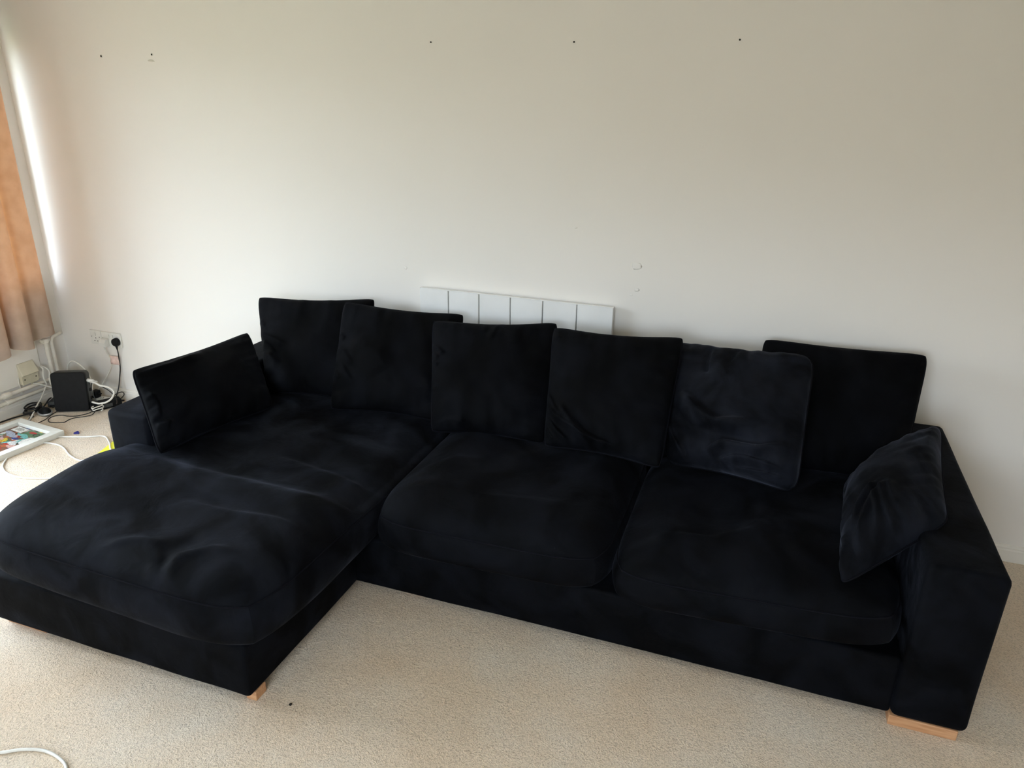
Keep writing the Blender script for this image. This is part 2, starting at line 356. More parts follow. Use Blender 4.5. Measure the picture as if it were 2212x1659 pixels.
def cushion(name, x0, x1, y0, y1, zE, zB, crown, R, m, extra=None, rc=.05, bulge=.02, nx=70, ny=80, side=10):
    a, b = (x1-x0)/2, (y1-y0)/2; cx, cy = (x0+x1)/2, (y0+y1)/2
    def plan(s, t):
        return cx + a*s*(1-rc/a*abs(t)**7), cy + b*t*(1-rc/b*abs(s)**7)
    def prof(d): 
        tau = min(1, max(0, d/R)); return math.sqrt(1-(1-tau)**2)
    S = [math.sin(math.pi/2*(2*i/nx-1)) for i in range(nx+1)]; T = [math.sin(math.pi/2*(2*j/ny-1)) for j in range(ny+1)]
    verts = []; faces = []
    def zt(x, y, s, t):
        p = prof(a*(1-abs(s)))*prof(b*(1-abs(t)))
        z = zE(x, y) + crown*p
        if extra: z += extra(x, y)*min(1, p*1.6)
        z += (noise.noise(V((x*3, y*3, cx)))*.008 + noise.noise(V((x*8, y*8, cx+5)))*.0025)*p
        return z
    for j, t in enumerate(T):
        for i, s in enumerate(S):
            x, y = plan(s, t); verts.append((x, y, zt(x, y, s, t)))
    for j in range(ny):
        for i in range(nx):
            k = j*(nx+1)+i; faces.append((k, k+1, k+nx+2, k+nx+1))
    # perimeter, counter-clockwise
    per = [(i, 0) for i in range(nx)]+[(nx, j) for j in range(ny)]+[(i, ny) for i in range(nx, 0, -1)]+[(0, j) for j in range(ny, 0, -1)]
    prev = [j*(nx+1)+i for i, j in per]; NP = len(per)
    rings = [prev]
    for q in range(1, side+1):
        f = q/side; ring = []
        for (i, j) in per:
            s, t = S[i], T[j]; x, y = plan(s, t); z1 = zE(x, y); z0_ = zB(x, y)
            nrm = V((s**7/a, t**7/b, 0)); nrm.normalize()
            out_ = bulge*math.sin(math.pi*min(1, f*1.0))**.8 if f < 1 else 0
            low = -.035*max(0, (f-.8)/.2)**2
            wob = noise.noise(V((x*6, y*6, f*1.5)))*.004*math.sin(math.pi*f)
            verts.append((x+nrm.x*(out_+low+wob), y+nrm.y*(out_+low+wob), z1+(z0_-z1)*f))
            ring.append(len(verts)-1)
        for k in range(NP):
            l = (k+1) % NP; faces.append((rings[-1][l], rings[-1][k], ring[k], ring[l]))
        rings.append(ring)
    # bottom
    c = len(verts); verts.append((cx, cy, zB(cx, cy)-.0)); r = rings[-1]
    for k in range(NP):
        l = (k+1) % NP; faces.append((r[l], r[k], c))
    me = bpy.data.meshes.new(name); me.from_pydata(verts, [], faces); me.update()
    o = sofa_part(link(name, me, m, None, True))
    pts = []
    for (i, j) in per:
        s, t = S[i], T[j]; x, y = plan(s, t); nrm = V((s**7/a, t**7/b, 0)).normalized()
        pts.append(V((x+nrm.x*.001, y+nrm.y*.001, zE(x, y)+.0005)))
    pm = tube_mesh('piping', pts[::2], .0028, 6, closed=True)
    p = link('piping', pm, M['seam'], o, True)
    return o

# chaise cushion
def lerp(x, a, b, p, q): t = max(0, min(1, (x-a)/(b-a))); return p+(q-p)*t
def cz_edge(x, y):
    z = lerp(x, 1.65, 2.75, .408, .372)
    z -= lerp(y, -1.35, -1.0, 0, .02)
    return z
def cz_bot(x, y):
    z = lerp(x, 1.65, 2.5, .275, .222)
    return z
def c_extra(x, y):
    z = 0
    # front part stays plump, a step drops towards the back
    z -= .030*(1/(1+math.exp(-(y+1.215)/.018)))*lerp(x, 1.75, 2.1, .2, 1)
    z += .016*math.exp(-((y+1.28)/.07)**2)*lerp(x, 1.8, 2.2, .3, 1)
    z += ridge(x, y, [(2.20, -1.455), (2.45, -1.452), (2.6, -1.43), (2.78, -1.45)], .03, .013, .4)
    z -= ridge(x, y, [(2.2, -1.40), (2.6, -1.385), (2.78, -1.40)], .04, .008)
    z += ridge(x, y, [(2.25, -.97), (2.55, -1.015), (2.75, -1.06)], .03, .014, .4)
    z -= ridge(x, y, [(2.2, -.90), (2.6, -.95), (2.78, -1.0)], .06, .012)
    z += ridge(x, y, [(2.20, -1.74), (2.27, -1.69), (2.38, -1.665)], .016, .008)
    z += ridge(x, y, [(2.48, -1.79), (2.45, -1.71), (2.53, -1.64), (2.6, -1.63)], .015, .010)
    z -= ridge(x, y, [(2.42, -1.76), (2.40, -1.68), (2.46, -1.60)], .03, .010)
    z += ridge(x, y, [(2.42, -1.80), (2.38, -1.70)], .012, .006)
    z += .018*math.exp(-(((x-1.80)/.16)**2+((y+1.40)/.16)**2))
    z -= .012*math.exp(-(((x-2.2)/.18)**2+((y+1.55)/.12)**2))
    return z
cushion('seat_cushion', 1.645, 2.785, -1.80, -.25, cz_edge, cz_bot, .075, .17, M['velvet_window_lit'], c_extra, rc=.048, bulge=.022, nx=96, ny=130)
# middle cushion
def m_edge(x, y): return lerp(x, 2.85, 3.6, .348, .362)
def m_bot(x, y): return lerp(x, 2.8, 3.65, .218, .238)
def m_extra(x, y):
    z = -.02*math.exp(-(((x-3.35)/.22)**2+((y+.75)/.22)**2))
    z += ridge(x, y, [(2.86, -1.10), (2.98, -1.02), (3.2, -1.03), (3.5, -.97)], .035, .010, .3)
    z += ridge(x, y, [(2.88, -.93), (2.98, -.80), (3.1, -.76)], .03, .009, .3)
    z += .012*math.exp(-(((x-2.95)/.1)**2+((y+.62)/.2)**2))
    return z
cushion('seat_cushion', 2.795, 3.668, -1.172, -.25, m_edge, m_bot, .098, .2, M['velvet'], m_extra, rc=.04, bulge=.016, nx=80, ny=80)
def r_edge(x, y): return lerp(x, 3.7, 4.5, .338, .378)
def r_bot(x, y): return lerp(x, 3.7, 4.55, .222, .272)
def r_extra(x, y):
    z = -.03*math.exp(-(((x-3.98)/.2)**2+((y+.78)/.16)**2))
    z += ridge(x, y, [(3.80, -1.01), (4.0, -1.0), (4.10, -.90), (4.15, -.78)], .035, .014, .3)
    z += ridge(x, y, [(4.2, -.9), (4.28, -1.02), (4.3, -1.1)], .03, .008)
    return z
cushion('seat_cushion', 3.684, 4.560, -1.172, -.25, r_edge, r_bot, .088, .2, M['velvet'], r_extra, rc=.04, bulge=.016, nx=80, ny=80)

# ------------------------------------------------------------------ scatter cushions
def pillow(label, C, T, m, kf=1.0, kb=.7, pull=.075, seed=0, wr=(), edge=.006, sagv=.2, toward=V((0, -1, .3)), group='scatter cushions along the sofa back', ears=0.0, n=104, power=.42, bend=0, cr=.04):
    C = [V(c) for c in C]     # TL TR BR BL
    cen = sum(C, V())/4
    U = (C[1]+C[2]-C[0]-C[3])/2; W = (C[0]+C[1]-C[2]-C[3])/2
    N = U.cross(W).normalized()
    if N.dot(toward) < 0: N = -N
    S = [.6*math.sin(math.pi/2*(2*i/n-1))+.4*(2*i/n-1) for i in range(n+1)]
    lu, lw = U.length/2, W.length/2
    verts = []; faces = []; idx = {}
    def mid(u, v):
        uu = u*(1-.25*pull*(1-v*v)); vv = v*(1-pull*(1-u*u))
        # round the very corner slightly
        k = (abs(u)*abs(v))**8; uu *= 1-cr*k; vv *= 1-cr*k
        a, b = (uu+1)/2, (vv+1)/2
        return C[3]*(1-a)*(1-b)+C[2]*a*(1-b)+C[1]*a*b+C[0]*(1-a)*b
    def h(u, v, side):
        e = max(0, (1-u*u)*(1-v*v)); f = e**power
        z = T*.5*f*(1-sagv*v*.6)
        # gathered wrinkles that start at the seam
        du, dv = (1-abs(u))*lu, (1-abs(v))*lw
        g = 0
        g += math.exp(-du/.07)*noise.noise(V((v*7+seed, u*1.0, seed*3.1+side)))*edge*2.6
        g += math.exp(-dv/.07)*noise.noise(V((u*7+seed*2, v*1.0, seed*1.7+side+9)))*edge*2.6
        g += noise.noise(V((u*1.6+seed, v*1.6, side*3+seed)))*.012 + noise.noise(V((u*4+seed, v*4, side+4)))*.004
        if side > 0:
            for (pts, w, amp) in wr: g += ridge(u*lu, v*lw, [(p[0]*lu, p[1]*lw) for p in pts], w, amp*1.7, .35)
        return z + g*min(1, f*1.8)
    for side in (1, -1):
        kk = kf if side > 0 else kb
        for j in range(n+1):
            for i in range(n+1):
                u, v = S[i], S[j]; rim = i in (0, n) or j in (0, n)
                if side < 0 and rim: idx[(side, i, j)] = idx[(1, i, j)]; continue
                p = mid(u, v) + N*(0 if rim else side*kk*h(u, v, side)) + N*(bend*(u*u))
                idx[(side, i, j)] = len(verts); verts.append(p)
    for side in (1, -1):
        for j in range(n):
            for i in range(n):
                q = [idx[(side, i, j)], idx[(side, i+1, j)], idx[(side, i+1, j+1)], idx[(side, i, j+1)]]
                faces.append(q if side > 0 else q[::-1])
    # local origin at the foot of the pillow
    o0 = V((cen.x, cen.y, min(v.z for v in verts)))
    me = bpy.data.meshes.new('scatter_cushion'); me.from_pydata([v-o0 for v in verts], [], faces); me.update()
    o = link('scatter_cushion', me, m, None, True); o.location = o0
    tag(o, label, 'cushion', group)
    per = [(i, 0) for i in range(n)]+[(n, j) for j in range(n)]+[(i, n) for i in range(n, 0, -1)]+[(0, j) for j in range(n, 0, -1)]
    pm = tube_mesh('piping', [verts[idx[(1, i, j)]]-o0 for i, j in per], .0035, 6, closed=True)
    link('piping', pm, M['seam'], o, True)
    # zip pull hidden in the bottom seam is not visible: left out
    return o
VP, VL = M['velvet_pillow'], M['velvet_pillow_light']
pillow('leftmost upright black velvet cushion, its left edge creased, behind the arm cushion', [(1.682, -.245, .842), (2.261, -.10, .857), (2.33, -.44, .452), (1.86, -.48, .44)], .20, VP, kf=.9, kb=.5, seed=1.3,
       wr=[([(-.98, .15), (-.7, .05), (-.4, -.1)], .02, .010), ([(-.98, -.25), (-.75, -.3), (-.55, -.5)], .02, .010), ([(-.95, .45), (-.85, .3)], .02, .008), ([(-.9, -.0), (-.75, -.12), (-.6, -.3)], .018, .009)])
pillow('black velvet cushion second from left on the back, in front of the leftmost one', [(2.198, -.285, .884), (2.748, -.14, .843), (2.783, -.50, .448), (2.243, -.535, .438)], .19, VP, kf=1, kb=.35, seed=2.1,
       wr=[([(-.98, .1), (-.8, .0), (-.6, -.25)], .018, .007), ([(-.98, -.1), (-.8, -.25), (-.55, -.6)], .018, .007), ([(-.98, -.3), (-.8, -.5)], .015, .006), ([(-.75, .3), (-.2, .0), (.0, -.3)], .06, .010), ([(-.98, .35), (-.85, .25)], .014, .007)])
pillow('black velvet cushion third from left, centred on the white panel behind', [(2.650, -.285, .843), (3.204, -.165, .862), (3.270, -.53, .440), (2.770, -.575, .432)], .19, VP, kf=1, kb=.35, seed=3.7,
       wr=[([(-.98, .5), (-.85, .4), (-.75, .3)], .014, .008), ([(-.98, .35), (-.85, .22)], .014, .008), ([(-.98, .2), (-.86, .1)], .014, .007), ([(-.9, -.9), (-.6, -.85), (-.3, -.9)], .02, .009), ([(.1, .98), (.05, .8), (.0, .6)], .014, .006), ([(-.1, .98), (-.12, .75)], .014, .005)])
pillow('black velvet cushion with diagonal creases at its lower left corner, fourth from left', [(3.216, -.29, .879), (3.764, -.285, .897), (3.76, -.64, .474), (3.275, -.57, .452)], .19, VP, kf=1, kb=.35, seed=4.4,
       wr=[([(-.98, -.35), (-.75, -.55), (-.35, -.75), (.2, -.97)], .016, .014), ([(-.98, -.5), (-.75, -.75), (-.5, -.95)], .012, .012), ([(-.7, -.35), (-.45, -.65), (-.1, -.97)], .016, .014), ([(-.98, -.15), (-.8, -.4), (-.6, -.6)], .014, .009), ([(-.9, .95), (-.85, .75)], .014, .008), ([(-.55, -.5), (-.2, -.8), (.3, -.9)], .012, .009), ([(-.98, -.7), (-.8, -.9)], .01, .009)])
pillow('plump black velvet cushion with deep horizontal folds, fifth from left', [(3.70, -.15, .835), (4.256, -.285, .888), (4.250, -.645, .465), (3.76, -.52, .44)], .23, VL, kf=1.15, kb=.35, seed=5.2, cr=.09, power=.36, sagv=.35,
       wr=[([(-.7, .05), (-.4, -.25), (-.1, -.4), (.4, -.25)], .024, .018), ([(-.85, -.2), (-.5, -.5), (-.1, -.5), (.5, -.55)], .03, -.014), ([(-.3, -.85), (.0, -.65), (.5, -.62), (.9, -.45)], .016, .016), ([(-.1, -.93), (.3, -.8), (.8, -.8)], .012, .014), ([(-.98, -.3), (-.8, -.65), (-.6, -.95)], .014, .010), ([(-.35, .95), (-.37, .6), (-.35, .4)], .012, -.010), ([(.05, .95), (-.05, .65)], .012, -.007), ([(.1, -.97), (.5, -.92), (.9, -.9)], .010, .010)])
pillow('rightmost upright black velvet cushion, half hidden behind the plump creased one', [(4.060, -.10, .873), (4.665, -.125, .889), (4.62, -.38, .45), (4.09, -.40, .44)], .18, VP, kf=.85, kb=.3, seed=6.9, pull=.04,
       wr=[([(.6, -.9), (.75, -.5), (.8, -.2)], .03, .008)])
# arm cushions
pillow('black velvet cushion leaning on the left armrest beside the chaise', [(1.705, -1.085, .742), (1.755, -.43, .722), (2.02, -.64, .455), (1.895, -1.195, .452)], .17, VP, kf=.95, kb=.3, seed=7.7, toward=V((1, -.2, .4)), group='cushions on the armrests',
       wr=[([(-.95, .4), (-.9, .0), (-.93, -.3)], .016, .010), ([(-.9, .85), (-.5, .8), (-.1, .85)], .02, .010), ([(-.98, -.4), (-.8, -.5)], .014, .008)])
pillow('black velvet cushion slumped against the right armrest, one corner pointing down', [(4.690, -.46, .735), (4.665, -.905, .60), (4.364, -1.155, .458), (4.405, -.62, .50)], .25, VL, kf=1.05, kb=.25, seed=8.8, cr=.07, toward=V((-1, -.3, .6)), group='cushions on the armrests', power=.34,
       wr=[([(.85, .3), (.6, .2), (.3, .15)], .014, .008), ([(.9, .1), (.6, .02), (.3, .0)], .012, .008), ([(.9, -.15), (.6, -.12), (.4, -.15)], .012, .007), ([(.55, -.6), (.3, -.35), (.2, -.1)], .014, .013), ([(.8, -.5), (.5, -.3), (.3, .1)], .014, .009), ([(.95, -.95), (.8, -.8), (.6, -.85)], .012, .010)])

# ------------------------------------------------------------------ white boarded panel against the wall
pan = thing('boarded_panel', (2.946, -.03, 0), 'white tongue-and-groove board panel leaning on the wall behind the sofa', 'panel')
PX = [2.472, 2.622, 2.779, 2.936, 3.093, 3.254, 3.419]
def prt(o, root): o.parent = root; o.matrix_parent_inverse = Matrix.Translation(-root.location); return o
prt(box('backing_board', (PX[0]+.001, -.028, .0), (PX[-1]-.001, -.014, .918), M['mdf_white'], None, .001), pan)
for i in range(6):
    prt(box('plank', (PX[i]+(.0028 if i else 0), -.046, 0), (PX[i+1]-(.0028 if i < 5 else 0), -.0285, .919), M['mdf_white'], None, .0018, 2), pan)
# rough brushed paint edge along the top
bm = bmesh.new()
for k in range(90):
    x = PX[0]+.01+k*(PX[-1]-PX[0]-.02)/90; d = .0018+random.random()*.0022
    bm_box(bm, (x, -.047-d*.3, .917), (x+.011, -.044, .919+d), .0008, 1)
o = prt(bm_obj('paint_edge', bm, M['mdf_white']), pan); o['kind'] = 'stuff'; o['label'] = 'rough brushed paint edge along the panel top'

# ------------------------------------------------------------------ marks left in the wall
def nail(x, z, lab, r=.0035, plug=False):
    t = thing('screw' if plug else 'nail', (x, 0, z), lab, 'screw' if plug else 'nail', 'fixings left in the long wall')
    if plug:
        cyl('wall_plug', (0, .002, 0), (0, -.0015, 0), r*1.7, M['plastic_white'], t, 14)
    cyl('head', (0, .002, 0), (0, -.003, 0), r, M['dark'], t, 12, bev=.0006)
    return t
nail(.683, 1.942, 'dark screw hole high on the wall, nearest the curtain', .0048, True)
nail(1.010, 1.949, 'screw in a white plug above a small grey smudge, left on the wall', .0042, True)
nail(2.538, 1.996, 'small nail high on the wall, leftmost of the three in a row')
nail(3.176, 1.993, 'small nail high on the wall, middle of the three in a row')
nail(3.823, 1.997, 'small nail high on the wall, rightmost of the three in a row')
bm = bmesh.new(); bmesh.ops.create_icosphere(bm, subdivisions=3, radius=1)
for v in bm.verts: v.co = V((v.co.x*.022, v.co.y*.0008, v.co.z*.005*(1+.3*noise.noise(v.co*2)) - .003*v.co.x*v.co.x))
o = bm_obj('paint_smudge', bm, M['grey_plastic'], None, True); 
sm = mat('grey_smudge', (.55, .53, .46), .8, .2); o.data.materials[0] = vary(sm, 60, (.50, .48, .42), (.64, .61, .55)); o.location = (1.0, 0, 1.922); o.rotation_euler = (0, .08, 0)
tag(o, 'faint grey smudge on the wall just below the plugged screw', 'mark')
def lump(x, z, s, lab, rot=0):
    bm = bmesh.new(); bmesh.ops.create_icosphere(bm, subdivisions=2, radius=1)
    for v in bm.verts:
        v.co *= 1+.25*noise.noise(v.co*1.7+V((x, z, 0))); v.co = V((v.co.x*s, v.co.y*.0012, v.co.z*s*.7))
    o = bm_obj('filler_patch', bm, M['wall'], None, True); o.location = (x, 0, z); o.rotation_euler = (0, rot, 0)
    tag(o, lab, 'filler patch', 'filler lumps on the wall')
lump(2.375, 1.000, .012, 'small painted-over filler lump on the wall above the gap left of the white panel', .8)
lump(3.508, 1.000, .012, 'small painted-over filler lump just above the right end of the white panel')
lump(3.485, .974, .007, 'tiny painted-over filler lump lower than and left of its neighbour near the panel')
lump(3.501, 1.104, .022, 'wide painted-over filler lump on the wall above the two small ones')
lump(3.220, 1.250, .006, 'tiny dent mark alone on the wall above the panel centre')

# ------------------------------------------------------------------ curtain
def curtain():
    # plan of the folds, from the corner end outwards
    plan = [(.012, -.060), (.050, -.085), (.088, -.140), (.080, -.205), (.058, -.245), (.075, -.272), (.122, -.285), (.150, -.315), (.145, -.365), (.105, -.395), (.075, -.400), (.085, -.425), (.135, -.440), (.168, -.475), (.160, -.53), (.110, -.565), (.085, -.59), (.12, -.62), (.165, -.66), (.15, -.72), (.10, -.75), (.09, -.78), (.13, -.80), (.165, -.85), (.15, -.91), (.10, -.94), (.09, -.97), (.13, -1.0), (.165, -1.04), (.15, -1.09)]
    P = catmull([V((x, y, 0)) for x, y in plan], 7)
    Z = [.41+i*(2.26-.41)/46 for i in range(47)]
    verts = []; faces = []; n = len(P)
    c = V((.10, -.42, 0))
    for k, z in enumerate(Z):
        f = (z-.41)/1.85
        for i, p in enumerate(P):
            q = p.copy()
            q.x = .10+(p.x-.10)*(1-.35*f) + noise.noise(V((i*.08, z*1.5, 2)))*.010*(1-f*.5)
            q.y = p.y - .035*min(1, f*2.2)*max(0, 1-i/14) + noise.noise(V((i*.08, z*1.5, 8)))*.006
            hem = .012*math.sin(i*.11)-.02*lerp(i, 0, n, 0, 1)
            verts.append(V((q.x, q.y, z + (hem if k == 0 else hem*max(0, 1-f*6)))))
    for k in range(len(Z)-1):
        for i in range(n-1):
            faces.append((k*n+i, k*n+i+1, (k+1)*n+i+1, (k+1)*n+i))
    me = bpy.data.meshes.new('curtain'); me.from_pydata(verts, [], faces); me.update()
    o = link('curtain', me, M['curtain'], None, True)
    tag(o, 'peach coloured curtain hanging in folds over the window at the left edge', 'curtain')
    # turned-up hem and heading tape
    hv = []; hf = []
    for k in (0, 1):
        for i in range(n):
            v = verts[i]; nrm = (P[min(i+1, n-1)]-P[max(i-1, 0)]).normalized(); s = V((-nrm.y, nrm.x, 0))
            hv.append(v + s*(-.0018) + V((0, 0, .0 if k == 0 else .055)))
    for i in range(n-1): hf.append((i, i+1, n+i+1, n+i))
    me = bpy.data.meshes.new('hem'); me.from_pydata(hv, [], hf); me.update(); link('hem', me, M['curtain'], o, True)
    for kx in range(7):
        y = -.10-kx*.1
        tm = tube_mesh('hook', [V((.1+.012*math.cos(a), y, 2.275+.012*math.sin(a))) for a in [j*math.pi/6 for j in range(12)]], .0018, 6, closed=True)
        link('hook', tm, M['plastic_white'], o, True)
    return o
curtain()
rail = thing('curtain_rail', (.1, -1.5, 2.29), 'white curtain rail fixed above the window', 'curtain rail')
cyl('rail', (0, 1.45, 0), (0, -1.5, 0), .012, M['plastic_white'], rail)
for y in (1.35, 0, -1.4): box('bracket', (-.1, y-.01, -.012), (.01, y+.01, .012), M['plastic_white'], rail, .002)

# ------------------------------------------------------------------ heating pipes
pipes = thing('heating_pipes', (.03, -.5, .14), 'pair of white painted heating pipes running low along the left wall into the corner', 'pipes')
def pp(o): return prt(o, pipes)
pp(tube('pipe', [(.035, -1.05, .147), (.035, -.9, .146), (.035, -.4, .143), (.035, -.10, .141), (.035, -.06, .141)], .0115, M['pipe'], n=14))
pp(tube('pipe', [(.035, -1.05, .103), (.035, -.9, .102), (.035, -.4, .100), (.035, -.10, .099), (.035, -.04, .099)], .0105, M['pipe'], n=14))
for (y, z, r) in ((-.455, .143, .0165), (-.445, .101, .015)):
    pp(cyl('coupling', (.035, y-.022, z), (.035, y+.022, z), r, M['pipe'], n=14, bev=.002))
pp(tube('riser_pipe', [(.050, -.160, .140), (.050, -.160, .22), (.050, -.161, .30), (.050, -.162, .375)], .0115, M['pipe'], n=14))
pp(tube('riser_pipe', [(.045, -.122, .10), (.045, -.122, .22), (.045, -.121, .33), (.045, -.120, .372), (.040, -.10, .392), (.03, -.055, .398), (.02, -.035, .396)], .010, M['pipe'], n=14))
v_ = pp(cyl('valve', (.050, -.162, .372), (.050, -.162, .400), .019, M['pipe'], n=8, bev=.003))
pp(cyl('valve_stem', (.050, -.19, .388), (.050, -.135, .388), .012, M['pipe'], n=8, bev=.002))

# ------------------------------------------------------------------ cream junction box on the left wall
jb = thing('junction_box', (0, -.292, .228), 'cream plastic junction box with sloping top screwed to the left wall', 'junction box')
def prism(name, prof, y0, y1, m, par, bev=.003):
    bm = bmesh.new(); a = [bm.verts.new((x, y0, z)) for x, z in prof]; b_ = [bm.verts.new((x, y1, z)) for x, z in prof]; n = len(prof)
    bm.faces.new(a[::-1]); bm.faces.new(b_)
    for i in range(n): bm.faces.new((a[i], a[(i+1) % n], b_[(i+1) % n], b_[i]))
    bmesh.ops.recalc_face_normals(bm, faces=bm.faces)
    if bev: bmesh.ops.bevel(bm, geom=list(bm.edges), offset=bev, segments=2, profile=.5, affect='EDGES')
    return bm_obj(name, bm, m, par)
prism('cover', [(0.012, -.066), (.034, -.066), (.036, -.012), (.050, -.006), (.016, .062), (.012, .062)], -.052, .052, M['cream_plastic'], jb)
for y in (-.036, .036): cyl('screw_head', (.034, y, -.034), (.0375, y, -.034), .0038, M['dark'], jb, 10)
cyl('grommet', (.024, .01, -.075), (.024, .01, -.064), .006, M['cream_plastic'], jb, 10)

# ------------------------------------------------------------------ wall sockets
def socket_plate(x0, x1, label, gangs):
    t = thing('wall_socket', ((x0+x1)/2, 0, .392), label, 'wall socket', 'white sockets low on the wall in the corner')
    w = (x1-x0)/2
    box('face_plate', (-w, -.011, -.043), (w, 0, .043), M['plastic_white'], t, .003, 3)
    for g in range(gangs):
        gx = 0 if gangs == 1 else (-w/2 if g == 0 else w/2); 
        sx = gx+(.0 if gangs == 1 else (.022 if g == 0 else -.022))
        r = box('rocker_switch', (sx-.0055, -.0155, .010), (sx+.0055, -.011, .030), M['plastic_white'], t, .0015, 2)
        for (dx, dz, a, b_) in ((0, -.004, .002, .004), (-.011, -.022, .0035, .0018), (.011, -.022, .0035, .0018)):
            box('pin_hole', (gx+dx-a, -.0115, dz-b_), (gx+dx+a, -.0108, dz+b_), M['dark'], t)
    for s in (-1, 1): cyl('screw_head', (s*(w-.013 if gangs == 1 else w-.012), -.0105, .004), (s*(w-.013 if gangs == 1 else w-.012), -.0125, .004), .003, M['steel'], t, 10)
    return t
socket_plate(.236, .322, 'single white wall socket, left of the double one, low in the corner', 1)
socket_plate(.324, .472, 'double white wall socket holding the white and the black plug', 2)
# white plug with a square top
t = thing('power_plug', (.357, -.012, .372), 'white power plug with white lead, left in the double wall socket', 'plug')
prism('plug_body', [(0, -.024), (-.030, -.020), (-.034, .004), (-.022, .022), (0, .026)], -.022, .022, M['plastic_white'], t, .003).rotation_euler = (0, 0, math.pi/2)
cyl('cord_grip', (0, -.02, -.022), (0, -.02, -.040), .0055, M['plastic_white'], t, 10, r2=.004)
prt(tube('lead', [(.357, -.032, .335), (.362, -.028, .31), (.366, -.016, .275), (.366, -.010, .24), (.352, -.014, .205), (.325, -.03, .15), (.295, -.05, .10), (.262, -.07, .06)], .0032, M['cable_white']), t)
# black round plug
t = thing('power_plug', (.446, -.012, .385), 'round black power plug with black lead, right in the double wall socket', 'plug')
bm = bmesh.new(); bmesh.ops.create_cone(bm, cap_ends=True, segments=28, radius1=.0255, radius2=.023, depth=.026, matrix=Matrix.Translation((0, -.013, 0)) @ Matrix.Rotation(math.pi/2, 4, 'X'))
bmesh.ops.bevel(bm, geom=[e for e in bm.edges if abs(e.verts[0].co.y-e.verts[1].co.y) < 1e-6], offset=.004, segments=3, profile=.5, affect='EDGES')
bm_obj('plug_body', bm, M['black_plastic'], t, True)
cyl('cord_grip', (0, -.013, -.022), (.002, -.012, -.048), .0075, M['black_plastic'], t, 12, r2=.0035)
prt(tube('lead', [(.448, -.024, .338), (.447, -.022, .31), (.436, -.014, .285), (.430, -.010, .25), (.428, -.012, .21), (.420, -.022, .15), (.416, -.035, .10), (.415, -.055, .062), (.420, -.07, .05)], .0034, M['cable_black']), t)
prt(tube('lead_loop', [(.398, -.10, .045), (.408, -.05, .060), (.43, -.03, .066), (.452, -.04, .055), (.452, -.075, .040), (.43, -.095, .038)], .003, M['cable_black']), t)
# tape
t = tag(box('sticky_tape', (-.030, -.0008, -.028), (.032, .0002, .028), M['tape'], None), 'strip of pinkish tape holding the plug leads to the wall', 'tape')
bm = bmesh.new()
N_ = 14
vv = [[bm.verts.new((-.034+.068*i/N_, -.0035-.0045*max(0, math.sin(math.pi*(i/N_*2-.15)))-.0015*noise.noise(V((i*.7, j, 0))), -.027+.054*j/4)) for i in range(N_+1)] for j in range(5)]
for j in range(4):
    for i in range(N_): bm.faces.new((vv[j][i], vv[j][i+1], vv[j+1][i+1], vv[j+1][i]))
me = t.data; bm.to_mesh(me); bm.free(); t.location = (.398, -.011, .262)
for p in me.polygons: p.use_smooth = True
md = t.modifiers.new('thick', 'SOLIDIFY'); md.thickness = .0006

# ------------------------------------------------------------------ clutter in the corner
# black box (flat unit standing on edge)
spk = thing('speaker_box', (.255, -.218, 0), 'black rounded flat box standing upright on the carpet in the corner', 'speaker', rz=math.radians(27))
mtx = Matrix.Rotation(math.radians(-7), 4, 'X')
def rr_plate(name, w, h, d0, d1, rc_, m, par, bev=.004):
    bm = bmesh.new(); pts = []
    for (sx, sz, a0) in ((1, 1, 0), (-1, 1, 90), (-1, -1, 180), (1, -1, 270)):
        for k in range(7):
            an = math.radians(a0+k*15); pts.append((sx*(w/2-rc_)+rc_*math.cos(an), h/2+sz*(h/2-rc_)+rc_*math.sin(an)))
    a = [bm.verts.new((x, d0, z)) for x, z in pts]; b_ = [bm.verts.new((x, d1, z)) for x, z in pts]; n = len(pts)
    bm.faces.new(a[::-1]); bm.faces.new(b_)
    for i in range(n): bm.faces.new((a[i], a[(i+1) % n], b_[(i+1) % n], b_[i]))
    bmesh.ops.recalc_face_normals(bm, faces=bm.faces)
    bmesh.ops.bevel(bm, geom=[e for e in bm.edges if abs(e.verts[0].co.y-e.verts[1].co.y) < 1e-6], offset=bev, segments=2, profile=.5, affect='EDGES')
    bmesh.ops.transform(bm, matrix=mtx, verts=bm.verts)
    return bm_obj(name, bm, m, par)
rr_plate('front_cover', .190, .236, -.050, -.030, .020, M['black_plastic'], spk)
rr_plate('casing', .190, .236, -.029, .016, .022, M['grey_plastic'], spk)
rr_plate('rear_cover', .180, .226, .0165, .022, .018, M['black_plastic'], spk)
for k in range(3):
    bx = box('port', (.094, -.012+.0*k, .16-k*.05), (.098, .008, .178-k*.05), M['dark'], spk, .001); bx.matrix_parent_inverse = mtx
# dark flat unit leaning behind at the left
t = thing('router', (.135, -.19, 0), 'dark grey flat router lying between the mouse and the upright black box', 'router', rz=.5)
box('case', (-.075, -.055, .004), (.085, .055, .040), M['grey_plastic'], t, .010, 3)
box('front_strip', (-.06, -.0565, .012), (.07, -.055, .022), M['black_plastic'], t, .0005)
for x in (-.05, .06):
    for y in (-.04, .04): cyl('rubber_foot', (x, y, 0), (x, y, .005), .006, M['dark'], t, 8)
# power brick
t = thing('power_adapter', (.40, -.135, 0), 'black rectangular power adapter on the floor beside the sofa arm', 'power adapter', rz=math.radians(62))
box('case', (-.085, -.034, .002), (.085, .034, .046), M['black_plastic'], t, .009, 3)
box('label_plate', (-.03, -.0345, .014), (.03, -.034, .034), M['grey_plastic'], t)
cyl('cord_grip', (.083, 0, .022), (.105, 0, .020), .007, M['black_plastic'], t, 10, r2=.004)
